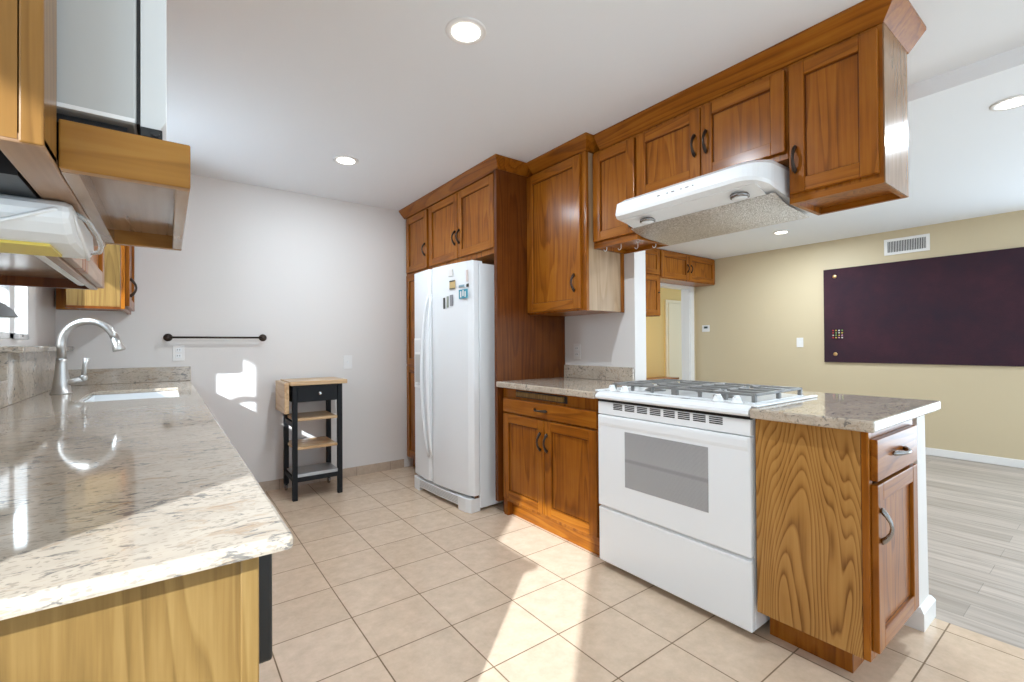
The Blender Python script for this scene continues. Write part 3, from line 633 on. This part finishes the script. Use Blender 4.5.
# ------------------------------------------------------------------ left run
LX = .135; LY0 = .669; C_L = .889
m = M()                                                   # counter slab with the sink cut-out
ox = [XL, -.335, .045, LX]; sy0, sy1 = 2.86, 3.50; oy = [LY0, sy0, sy1, YB - .002]
bm = m.bm; V = {}
for zi, z in enumerate((C_L, C_T)):
    for i, x in enumerate(ox):
        for j, y in enumerate(oy): V[i, j, zi] = bm.verts.new((x, y, z))
for i in range(3):
    for j in range(3):
        if (i, j) == (1, 1): continue
        for zi in (0, 1): bm.faces.new([V[i, j, zi], V[i + 1, j, zi], V[i + 1, j + 1, zi], V[i, j + 1, zi]])
for i in range(3):
    for j in (0, 3): bm.faces.new([V[i, j, 0], V[i + 1, j, 0], V[i + 1, j, 1], V[i, j, 1]]); bm.faces.new([V[j, i, 0], V[j, i + 1, 0], V[j, i + 1, 1], V[j, i, 1]])
for j in (1, 2):
    bm.faces.new([V[1, j, 0], V[2, j, 0], V[2, j, 1], V[1, j, 1]]); bm.faces.new([V[j, 1, 0], V[j, 2, 0], V[j, 2, 1], V[j, 1, 1]])
tag(m.build('countertop', GRAN, bevel=.006), 'long sunlit granite countertop with sink, foreground left side', 'countertop')
m = M(); sx0, sx1 = -.345, .055
for b in ((sx0, sx0 + .012, sy0 - .01, sy1 + .01, .70, C_L), (sx1 - .012, sx1, sy0 - .01, sy1 + .01, .70, C_L), (sx0 + .012, sx1 - .012, sy0 - .01, sy0 + .002, .70, C_L), (sx0 + .012, sx1 - .012, sy1 - .002, sy1 + .01, .70, C_L), (sx0, sx1, sy0 - .01, sy1 + .01, .69, .70)):
    m.box(*b)
sk = m.build('sink', WHITE); tag(sk, 'white undermount sink set in the granite counter', 'sink')
M().lathe([(.045, 0), (.045, .003), (.03, .004)], (-.14, 3.18, .70), n=20).build('drain', CHROME, sk)
# faucet
fx, fy = -.462, 3.46
t = thing('faucet', 'brushed nickel gooseneck faucet with side lever behind the sink', 'faucet', (fx, fy, C_T))
M().lathe([(.046, 0), (.046, .004), (.041, .008), (.036, .05), (.028, .11), (.0235, .17), (.0220, .19)], (fx, fy, C_T), n=24).build('body', STEEL, t)
pts = [(fx, fy, C_T + .185), (fx, fy, 1.18)]; R = .123; ca, sa = math.cos(.38), math.sin(.38)      # the spout swings a little towards the room
for k in range(1, 15): a = math.pi * .93 * k / 14; r_ = R - R * math.cos(a); pts.append((fx + r_ * ca, fy - r_ * sa, 1.18 + R * math.sin(a)))
M().tube(pts, .0195, n=16).build('spout', STEEL, t)
a = Vector(pts[-1]); d_ = (Vector(pts[-1]) - Vector(pts[-2])).normalized()
M().tube([a - d_ * .002, a + d_ * .03, a + d_ * .065, a + d_ * .07], [.0205, .022, .030, .027], n=16).build('spray_head', STEEL, t)
m = M(); m.tube([(fx + .010, fy, .965), (fx + .045, fy - .004, .975), (fx + .088, fy - .006, .990)], [.019, .018, .016], n=12); m.ball((fx + .088, fy - .006, .992), .019)
hb = m.build('lever_hub', STEEL, t)
m = M(); m.tube([(fx + .088, fy - .006, .995), (fx + .094, fy - .008, 1.05), (fx + .102, fy - .010, 1.10)], [.010, .011, .0150], n=10); m.build('lever', STEEL, hb)
# stone backsplashes and sill
tag(M().box(XL + .001, .135, YB - .021, YB - .001, C_T, 1.015, bev=.003).build('backsplash', GRAN), 'low granite backsplash strip at the far end of the sink counter', 'backsplash')
m = M(); m.box(XL + .001, XL + .034, .70, 2.88, C_T, 1.022, bev=.003); m.box(XL + .001, XL + .034, 2.88, YB - .023, C_T, 1.138, bev=.003)
tag(m.build('backsplash', GRAN), 'granite backsplash along left wall, stepping up below the window', 'backsplash')
tag(M().box(XL + .001, XL + .088, 2.845, YB - .002, 1.138, 1.166, bev=.004).build('window_ledge', GRAN), 'granite ledge under the kitchen window behind the faucet', 'ledge')
# base cabinets under the left counter
t = thing('base_cabinet', 'pale sunlit wood base cabinet under the left granite counter', 'cabinet', (-.2, 2.4, 0))
m = M(); m.box(XL + .002, .080, .732, 2.80, .10, C_L); m.box(XL + .002, .080, 2.80, YB - .004, .10, .66)
m.box(.06, .080, 2.80, YB - .004, .66, C_L); m.build('carcass', WZ, t)
M().box(XL + .002, .020, .74, YB - .004, 0, .10).build('toe_kick', WY, t)
M().box(XL + .002, .078, .720, .731, .0, C_L - .001).build('side_panel', WPALZ, t)
M().box(.078, .100, .717, .755, .0, C_L - .001, bev=.002).build('stile', WPALZ, t)
fl = ('x', .080, 1)
m = M(); fbox(m, fl, .757, 1.30, .700, .884, .0, .043, 0, .004); m.build('drawer', BLACK, t)['label'] = 'black drawer front'
shaker(t, 'door', fl, .757, 1.30, .125, .690); 
yy = 1.31
while yy < 4.0:
    d = M(); fbox(d, fl, yy, yy + .45, .73, .860, 0, .02, 0, .003); d = d.build('drawer', WY, t); pull(d, fl, yy + .225, .795, False)
    shaker(t, 'door', fl, yy, yy + .45, .125, .718, hv=(yy + .03, .6)); yy += .46

# upper cabinet on the left wall with a microwave niche
UZ, UX = 1.385, -.111; uy0, uy1, ny0, ny1 = .725, 1.372, .800, 1.345
t = thing('microwave_cabinet', 'deep wood wall cabinet around the microwave, cut off by the top edge', 'cabinet', (-.35, 1.05, UZ))
m = M()
m.box(XL + .002, UX - .021, ny0 - .02, ny0 - .001, UZ + .043, 2.40); m.box(XL + .002, UX - .021, ny1 + .001, uy1 - .001, UZ + .02, 2.40)
m.box(XL + .002, UX - .021, ny0, ny1, 1.96, 2.40); m.box(XL + .002, XL + .02, ny0, ny1, UZ + .043, 1.96)
m.build('carcass', WZ, t)
M().box(XL + .002, UX - .021, uy0, uy0 + .02, UZ + .003, 2.40).build('side_panel', WNEAR, t)
M().box(XL + .002, UX - .021, uy0 + .021, ny1, UZ + .034, UZ + .042).build('bottom_panel', DARKW, t)
m = M(); m.box(UX - .020, UX, uy0 - .001, ny0 - .001, UZ, 2.40, bev=.002); m.box(UX - .020, UX, ny1 + .001, uy1 - .001, UZ, 2.40, bev=.002)
m.box(UX - .020, UX, ny0, ny1, 1.96, 2.40); m.box(UX - .042, UX, uy0 + .0005, uy1 - .001, UZ - .001, UZ + .011, 1, bev=.002)
m.build('face_frame', [WNEAR, RAILW], t)
deep = t
FXU, vy1 = -.222, 2.435
t = thing('wall_cabinet', 'two-door wood wall cabinet beyond the microwave, seen from below over left counter', 'cabinet', (-.40, 1.9, UZ))
m = M(); m.box(XL + .002, FXU - .021, uy1 + .001, vy1, UZ + .043, 2.40)
m.box(XL + .002, FXU - .022, vy1 - .02, vy1 - .0005, UZ, UZ + .0425, 1)
m.build('carcass', [WZ, DARKW], t)  # far end lip takes the dark wood to paint in its shade
M().box(XL + .002, FXU - .024, uy1 + .002, vy1 - .021, UZ + .034, UZ + .042).build('bottom_panel', BOTW, t)
m = M(); m.box(FXU - .022, FXU, uy1 + .001, vy1, UZ, UZ + .05, 1, bev=.002); m.box(FXU - .020, FXU, uy1 + .001, vy1, UZ + .05, 2.40)
m.build('face_frame', [WZ, RAILW], t)
fu = ('x', FXU + .001, 1)
shaker(t, 'door', fu, uy1 + .02, 1.900, UZ + .006, 2.36, hv=(1.872, 1.53), mats=[WZ, RAILW]); shaker(t, 'door', fu, 1.904, vy1 - .012, UZ + .006, 2.36, hv=(1.932, 1.53), mats=[WZ, RAILW])
t = deep
# shelf box
SX = .026
m = M(); sz1 = 1.447
m.box(UX + .001, SX, .800, .818, UZ, sz1, 1, bev=.002); m.box(UX + .001, SX, 1.318, 1.336, UZ, sz1, 1, bev=.002); m.box(SX - .018, SX, .818, 1.318, UZ, sz1, 2, bev=.002)
m.box(UX + .001, SX - .018, .818, 1.318, UZ + .030, sz1 - .002, 2)
m.box(UX + .001, UX + .018, .818, 1.318, UZ, UZ + .03, 2)
m.build('microwave_shelf', [RAILW, WPALX, BOTW], t)
# microwave
t = thing('microwave', 'grey-white microwave oven sitting in the left wall cabinet niche', 'microwave', (-.2, 1.06, sz1))
M().box(-.50, -.034, .810, 1.32, 1.464, 1.86, bev=.004).build('body', GREYW, t)
M().box(-.0345, -.0305, .813, 1.317, 1.466, 1.858).build('gasket', BLACK, t)
m = M(); m.prism([(-.0300, 1.462), (-.010, 1.462), (-.002, 1.475), (-.002, 1.855), (-.008, 1.862), (-.0300, 1.862)], 'y', .810, 1.32)
d = m.build('door', plain('light_grey_door', (.64, .64, .62), .35), t)
M().box(-.50, -.036, .8075, .8099, 1.4645, 1.470).build('trim_strip', TRIMW, t)
m = M(); m.box(-.44, -.045, .830, 1.30, 1.452, 1.4635); m.build('underside_vent', BLACK, t)
m = M(); m.box(-.030, -.006, .806, .826, 1.4485, 1.4615, bev=.001); m.lathe([(.005, 0), (.005, .003)], (-.014, .803, 1.455), 'y', n=10)
m.build('hinge', BLACK, d)
for yy in (.85, 1.28): M().lathe([(.012, 0), (.012, .006)], (-.06, yy, sz1 - .001), n=12).build('foot', BLACK, t)
# appliance mounted below the cabinet
t = thing('under_cabinet_appliance', 'white plastic appliance with a yellow sticker hung under the left wall cabinet', 'appliance', (-.35, 1.1, 1.30))
m = M(); zt = UZ - .0025
m.prism([(.955, 1.352), (.953, 1.374), (.975, zt), (1.20, zt), (1.225, 1.345), (1.20, 1.328), (1.02, 1.326), (.985, 1.334)], 'x', -.54, -.116)
m.build('housing', WHITEM, t, bevel=.012)
M().box(-.54, -.156, .86, 1.24, zt + .0002, UZ + .0335).build('mounting_plate', BLACK, t)
m = M(); m.tube([(-.54, .955, 1.338), (-.195, .954, 1.338), (-.135, .954, 1.366), (-.118, .975, 1.364), (-.1155, 1.02, 1.345), (-.117, 1.12, 1.331), (-.122, 1.19, 1.328)], .0032, n=8); m.build('rim', WHITEM, t)
m = M(); m.tube([(-.118, 1.00, 1.372), (-.106, 1.03, 1.368), (-.099, 1.08, 1.356), (-.098, 1.13, 1.346), (-.104, 1.17, 1.340), (-.118, 1.18, 1.338)], .004, n=8); m.build('handle', CLEAR, t)
M().box(-.30, -.152, 1.035, 1.145, 1.3215, 1.3262).build('sticker', YSTICK, t)['label'] = 'yellow sticker'
tag(M().box(-.275, -.250, 1.42, 2.37, 1.392, 1.4185, bev=.008).build('light_strip', WHITEM), 'slim white light strip fixed under the left wall cabinet', 'light strip')

# small wall cabinet in the far left corner
t = thing('wall_cabinet', 'small sunlit wall cabinet in the far corner, above the faucet', 'cabinet', (-.38, 3.85, UZ))
cx = -.205; cy = 3.585
xl = -.462
m = M(); m.box(xl, cx - .021, cy + .013, YB - .002, UZ + .02, 2.40); m.box(cx - .020, cx, cy + .001, YB - .002, UZ, 2.40, bev=.002)
m.build('carcass', WZ, t)
M().box(xl + .002, cx - .022, cy, cy + .012, UZ + .014, 2.40).build('side_panel', WPALZ, t)
M().box(xl - .002, cx - .021, cy - .001, cy + .03, UZ - .002, UZ + .0135).build('bottom_rail', DARKW, t)
M().box(XL + .012, xl - .004, YB - .06, YB - .003, UZ + .02, 2.40).build('filler_strip', WZ, t)
shaker(t, 'door', ('x', cx, 1), cy + .02, YB - .03, UZ + .02, 2.36, hv=(cy + .05, 1.52))

# lamp shade at the left edge
t = thing('wall_lamp', 'grey lamp shade cut off by the photo edge, in front of the window', 'lamp', (-.55, 2.55, 1.27))
GREYP = plain('grey_lamp_shade', (.30, .31, .31), .5)
M().lathe([(.062, 0), (.060, .004), (.048, .026), (.030, .046), (.014, .056), (.006, .060)], (-.520, 2.545, 1.276), n=24).build('shade', GREYP, t)
m = M(); m.tube([(-.520, 2.545, 1.33), (-.525, 2.53, 1.37), (-.545, 2.50, 1.39), (-.57, 2.46, 1.388), (XL + .004, 2.44, 1.38)], .006, n=8); m.lathe([(.022, 0), (.022, .008), (.008, .010)], (XL + .0005, 2.44, 1.38), 'x', n=16); m.build('arm', GREYP, t)

# ------------------------------------------------------------------ far white wall
t = thing('towel_rail', 'dark bronze towel rail on the white wall above the counter end', 'towel rail', (.304, YB, 1.227))
M().tube([(.0, YB - .045, 1.227), (.608, YB - .045, 1.227)], .0075, n=10).build('bar', BRONZE, t)
for x in (.0, .608):
    m = M(); m.lathe([(.028, 0), (.028, -.008), (.020, -.012), (.012, -.020), (.012, -.046), (.015, -.050), (.015, -.058), (.008, -.061)], (x, YB, 1.227), 'y', n=20); m.build('bracket', BRONZE, t)
def plate(face, a, z, w, h, mat=TRIMW):
    m = M(); fbox(m, face, a - w / 2, a + w / 2, z - h / 2, z + h / 2, .0003, .006, 0, .002); return m
def outlet(face, a, z, label):
    o = plate(face, a, z, .07, .115).build('outlet', TRIMW); tag(o, label, 'outlet')
    m = M()
    for dz in (.022, -.022): fbox(m, face, a - .017, a + .017, z + dz - .014, z + dz + .014, .006, .008, 0, .002)
    q = m.build('receptacle', WHITEM, o)
    m = M()
    for dz in (.022, -.022):
        for da in (-.007, .007): fbox(m, face, a + da - .0015, a + da + .0015, z + dz - .002, z + dz + .008, .008, .0085)
    m.build('slot', BLACK, q)
def switch(face, a, z, label, w=.075, h=.118):
    o = plate(face, a, z, w, h).build('light_switch', TRIMW); tag(o, label, 'switch')
    m = M(); fbox(m, face, a - .006, a + .006, z - .012, z + .012, .006, .009, 0, .001); fbox(m, face, a - .004, a + .004, z + .001, z + .010, .009, .017, 0, .001); m.build('toggle', WHITEM, o)
outlet(('y', YB, -1), .062, 1.113, 'white outlet on the white wall below the towel rail')
switch(('y', YB, -1), 1.278, 1.014, 'white wall switch above the black kitchen cart')
outlet(('x', XP, -1), 2.468, 1.105, 'white outlet on the wall above the backsplash, beside the fridge panel')

# kitchen cart
kx0, kx1, ky0, ky1 = .728, 1.145, 3.735, 4.115
t = thing('kitchen_cart', 'black kitchen cart with butcher-block top and open shelves against white wall', 'cart', ((kx0 + kx1) / 2, 3.92, 0))
M().box(kx0, kx1, ky0, ky1, .862, .893, bev=.003).build('tabletop', BUTCH, t)
lx0, lx1, ly0, ly1 = .745, 1.108, 3.745, 4.095
for x in (lx0, lx1 - .035):
    M().box(x, x + .035, ly0, ly0 + .035, 0, .861, bev=.002).build('leg', BLKWD, t)
    M().box(x, x + .035, ly1 - .035, ly1, .055, .861, bev=.002).build('leg', BLKWD, t)
m = M(); m.box(lx0 + .036, lx1 - .036, ly0 + .006, ly0 + .022, .735, .858, bev=.002)
d = m.build('drawer', BLKWD, t)
M().lathe([(.004, 0), (.005, -.012), (.013, -.018), (.014, -.026), (.006, -.032)], ((lx0 + lx1) / 2 + .01, ly0 + .006, .797), 'y', n=16).build('knob', CHROME, d)
m = M()
for x in (lx0 + .006, lx1 - .022): m.box(x, x + .016, ly0 + .036, ly1 - .036, .735, .858)
m.box(lx0 + .036, lx1 - .036, ly1 - .022, ly1 - .006, .735, .858); m.build('apron', BLKWD, t)
m = M()
for x in (lx0 + .004, lx1 - .026): m.box(x, x + .022, ly0 + .027, ly1 - .027, .137, .168, bev=.002)
m.box(lx0 + .036, lx1 - .036, ly0 + .006, ly0 + .028, .135, .170, bev=.002); m.box(lx0 + .036, lx1 - .036, ly1 - .028, ly1 - .006, .135, .170, bev=.002); 
m.build('stretcher', BLKWD, t)
M().box(lx0 + .006, lx0 + .026, ly0 + .036, ly1 - .036, .545, .585, bev=.002).build('side_rail', BLKWD, t)
for z in (.592, .376):
    m = M()
    for k in range(4):
        y = ly0 + .010 + k * .086; m.box(lx0 + .036 - (.0 if k in (0, 3) else .02), lx1 - .036, y, y + .080, z, z + .020, bev=.002)
    m.build('shelf', BUTCH, t)
m = M(); m.box(lx0 + .018, lx1 - .018, ly0 + .034, ly1 - .034, .172, .180); m.box(lx0 + .036, lx1 - .036, ly0 + .004, ly0 + .034, .172, .196, bev=.001); m.build('shelf', SHELFM, t)['label'] = 'galvanised metal bottom shelf'
M().box(.690, .722, ky0 + .012, ky1 - .012, .655, .885, bev=.003).build('drop_leaf', wood('butcher_block_upright', 'y', (.42, .24, .11), (.58, .38, .20), (.70, .50, .30), ring_amt=.3), t)
for x in (lx0 + .016, lx1 - .016):
    m = M(); m.lathe([(.022, -.009), (.026, -.006), (.026, .006), (.022, .009)], (x, ly1 - .016, .026), 'x', n=20); m.box(x - .012, x - .0095, ly1 - .03, ly1 - .002, .02, .056); m.box(x + .0095, x + .012, ly1 - .03, ly1 - .002, .02, .056)
    m.build('caster', PEWTER, t)

# ------------------------------------------------------------------ ceiling lamps
def downlight(x, y, z, r, label, power):
    t = thing('ceiling_light', label, 'ceiling light', (x, y, z), 'recessed ceiling lights')
    M().lathe([(r, 0), (r, -.004), (r * .94, -.007), (r * .72, -.006), (r * .70, -.0015), (r * .70, -.0)], (x, y, z), n=32).build('trim_ring', TRIMW, t)
    M().lathe([(r * .69, -.0062), (r * .66, -.0075), (r * .2, -.0085)], (x, y, z), n=32).build('lens', LAMP, t)
    l = bpy.data.lights.new('lamp_light', 'AREA'); l.shape = 'DISK'; l.size = r * 1.3; l.energy = power; l.color = (.80, .905, 1.0)
    o = bpy.data.objects.new('lamp_light', l); COL.objects.link(o); o.parent = t; o.location = (0, 0, -.012)
downlight(.976, 1.614, CZ, .083, 'recessed ceiling light nearer the camera over the tiled kitchen floor', 21)
downlight(.986, 3.232, CZ, .083, 'recessed ceiling light farther along the kitchen, near the white wall', 11)
downlight(3.40, .351, LZ, .083, 'recessed ceiling light cut by right edge, in lower ceiling', 28)
downlight(5.33, 2.27, LZ, .083, 'recessed ceiling light seen just below the range hood, near yellow wall', 28)
area('hall_lamp', (6.6, 5.0, 2.3), (6.6, 5.0, 0), .3, .3, 34, (1, .80, .5))

# ------------------------------------------------------------------ yellow wall
t = thing('pinboard', 'large dark plum pinboard fixed on the pale yellow wall', 'pinboard', (XR, 1.3, .93))
M().box(XR - .022, XR - .001, .40, 2.197, .930, 2.020, bev=.003).build('board', FELT, t)
for z in (1.93, 1.025):
    M().lathe([(.022, 0), (.020, -.004), (.006, -.007)], (XR - .0225, 2.082, z), 'x', n=16).build('screw', BRASS, t)
cols = {'red': (.5, .03, .04), 'yellow': (.65, .5, .08), 'white': (.75, .7, .68), 'green': (.2, .4, .1), 'pink': (.6, .3, .45)}
PM = {k: plain('pin_' + k, v, .3) for k, v in cols.items()}
seq = ['red', 'yellow', 'white', 'green', 'red', 'green', 'white', 'yellow', 'white', 'green', 'yellow', 'pink', 'red', 'yellow', 'pink', 'white']
for i in range(16):
    r, c = divmod(i, 4); y = 2.098 - c * .030; z = 1.300 - r * .028; cn = seq[i]
    m = M(); m.lathe([(.0045, 0), (.0035, -.004), (.003, -.010), (.0075, -.012), (.008, -.016), (.003, -.018)], (XR - .0225, y, z), 'x', n=10)
    o = m.build('push_pin', PM[cn])
    tag(o, '%s push pin in row %s from top, %s of its row, on plum pinboard' % (cn, ('one', 'two', 'three', 'four')[r], ('leftmost', 'second', 'third', 'rightmost')[c]), 'push pin', 'push pins on the pinboard')
t = thing('air_vent', 'white slatted air vent high on the yellow wall above pinboard', 'vent', (XR, 1.43, 2.10))
m = M(); vy0, vy1, vz0, vz1 = 1.24, 1.617, 2.100, 2.272
for b in ((vy0, vy1, vz1 - .028, vz1), (vy0, vy1, vz0, vz0 + .028), (vy0, vy0 + .03, vz0 + .028, vz1 - .028), (vy1 - .03, vy1, vz0 + .028, vz1 - .028)): m.box(XR - .012, XR - .0005, *b, bev=.002)
m.build('frame', TRIMW, t)
M().box(XR - .003, XR - .0005, vy0 + .03, vy1 - .03, vz0 + .028, vz1 - .028).build('backing', BLACK, t)
m = M(); k = vy0 + .036
while k < vy1 - .034: m.box(XR - .010, XR - .004, k, k + .0045, vz0 + .028, vz1 - .028); k += .0135
m.build('louver', TRIMW, t)
o = plate(('x', XR, -1), 3.71, 1.375, .115, .095).build('thermostat', TRIMW); tag(o, 'small white thermostat on yellow wall beside the hall doorway', 'thermostat')
m = M(); fbox(m, ('x', XR, -1), 3.68, 3.735, 1.375, 1.405, .006, .012, 0, .001); m.build('display', plain('dark_display', (.05, .06, .05), .3), o)
switch(('x', XR, -1), 2.466, 1.163, 'white light switch on the yellow wall, left of the pinboard')

# far wall cabinets round the hall opening
yc = 3.55
t = thing('wall_cabinet', 'two-door wooden cabinet above the hall doorway at far end', 'cabinet', (5.62, 3.7, 1.99))
M().box(4.985, XR - .003, yc + .02, YH - .003, 1.992, LZ - .003, bev=.002).build('carcass', WZ, t)
fc = ('y', yc + .02, -1)
shaker(t, 'door', fc, 5.000, 5.600, 2.005, 2.335, w=.065, hv=(5.565, 2.16)); shaker(t, 'door', fc, 5.610, 6.245, 2.005, 2.335, w=.065, hv=(5.645, 2.16))
t = thing('wall_cabinet', 'narrow wooden wall cabinet with stacked doors left of the hall doorway', 'cabinet', (4.72, 3.7, 1.51))
M().box(4.46, 4.982, yc + .02, YH - .003, 1.505, LZ - .003, bev=.002).build('carcass', WZ, t)
shaker(t, 'door', fc, 4.475, 4.970, 2.025, 2.335, w=.065); d = shaker(t, 'door', fc, 4.475, 4.970, 1.515, 2.010, w=.065)
M().ball(fpt(fc, 4.93, 1.80, .03), .012).build('knob', BRONZE, d)
# hall beyond the doorway
d = st(bpy.data.objects.new('door_2', None)); COL.objects.link(d); d.location = (8.9, 5.99, 0)
CREAM = plain('cream_door_paint', (.80, .68, .46), .5)
M().box(8.62, 9.40, 5.955, 5.985, .01, 2.03).build('door_leaf', CREAM, d)
m = M(); m.box(8.54, 8.615, 5.965, 5.998, 0, 2.10); m.box(8.615, 9.48, 5.965, 5.998, 2.035, 2.10); m.box(9.405, 9.48, 5.965, 5.998, 0, 2.035); m.build('door_frame', CREAM, d)
switch(('y', 6.0, -1), 7.72, 1.18, 'wall switch on the warm yellow hall wall beyond the doorway', w=.12)
t = thing('hall_bench', 'low wooden bench against the yellow hall wall beyond the doorway', 'bench', (7.9, 5.8, 0))
M().box(7.3, 8.48, 5.62, 5.98, .42, .46, bev=.004).build('seat', WX, t)
for x in (7.34, 8.40):
    for y in (5.64, 5.92): M().box(x, x + .04, y, y + .04, 0, .42).build('leg', WZ, t)
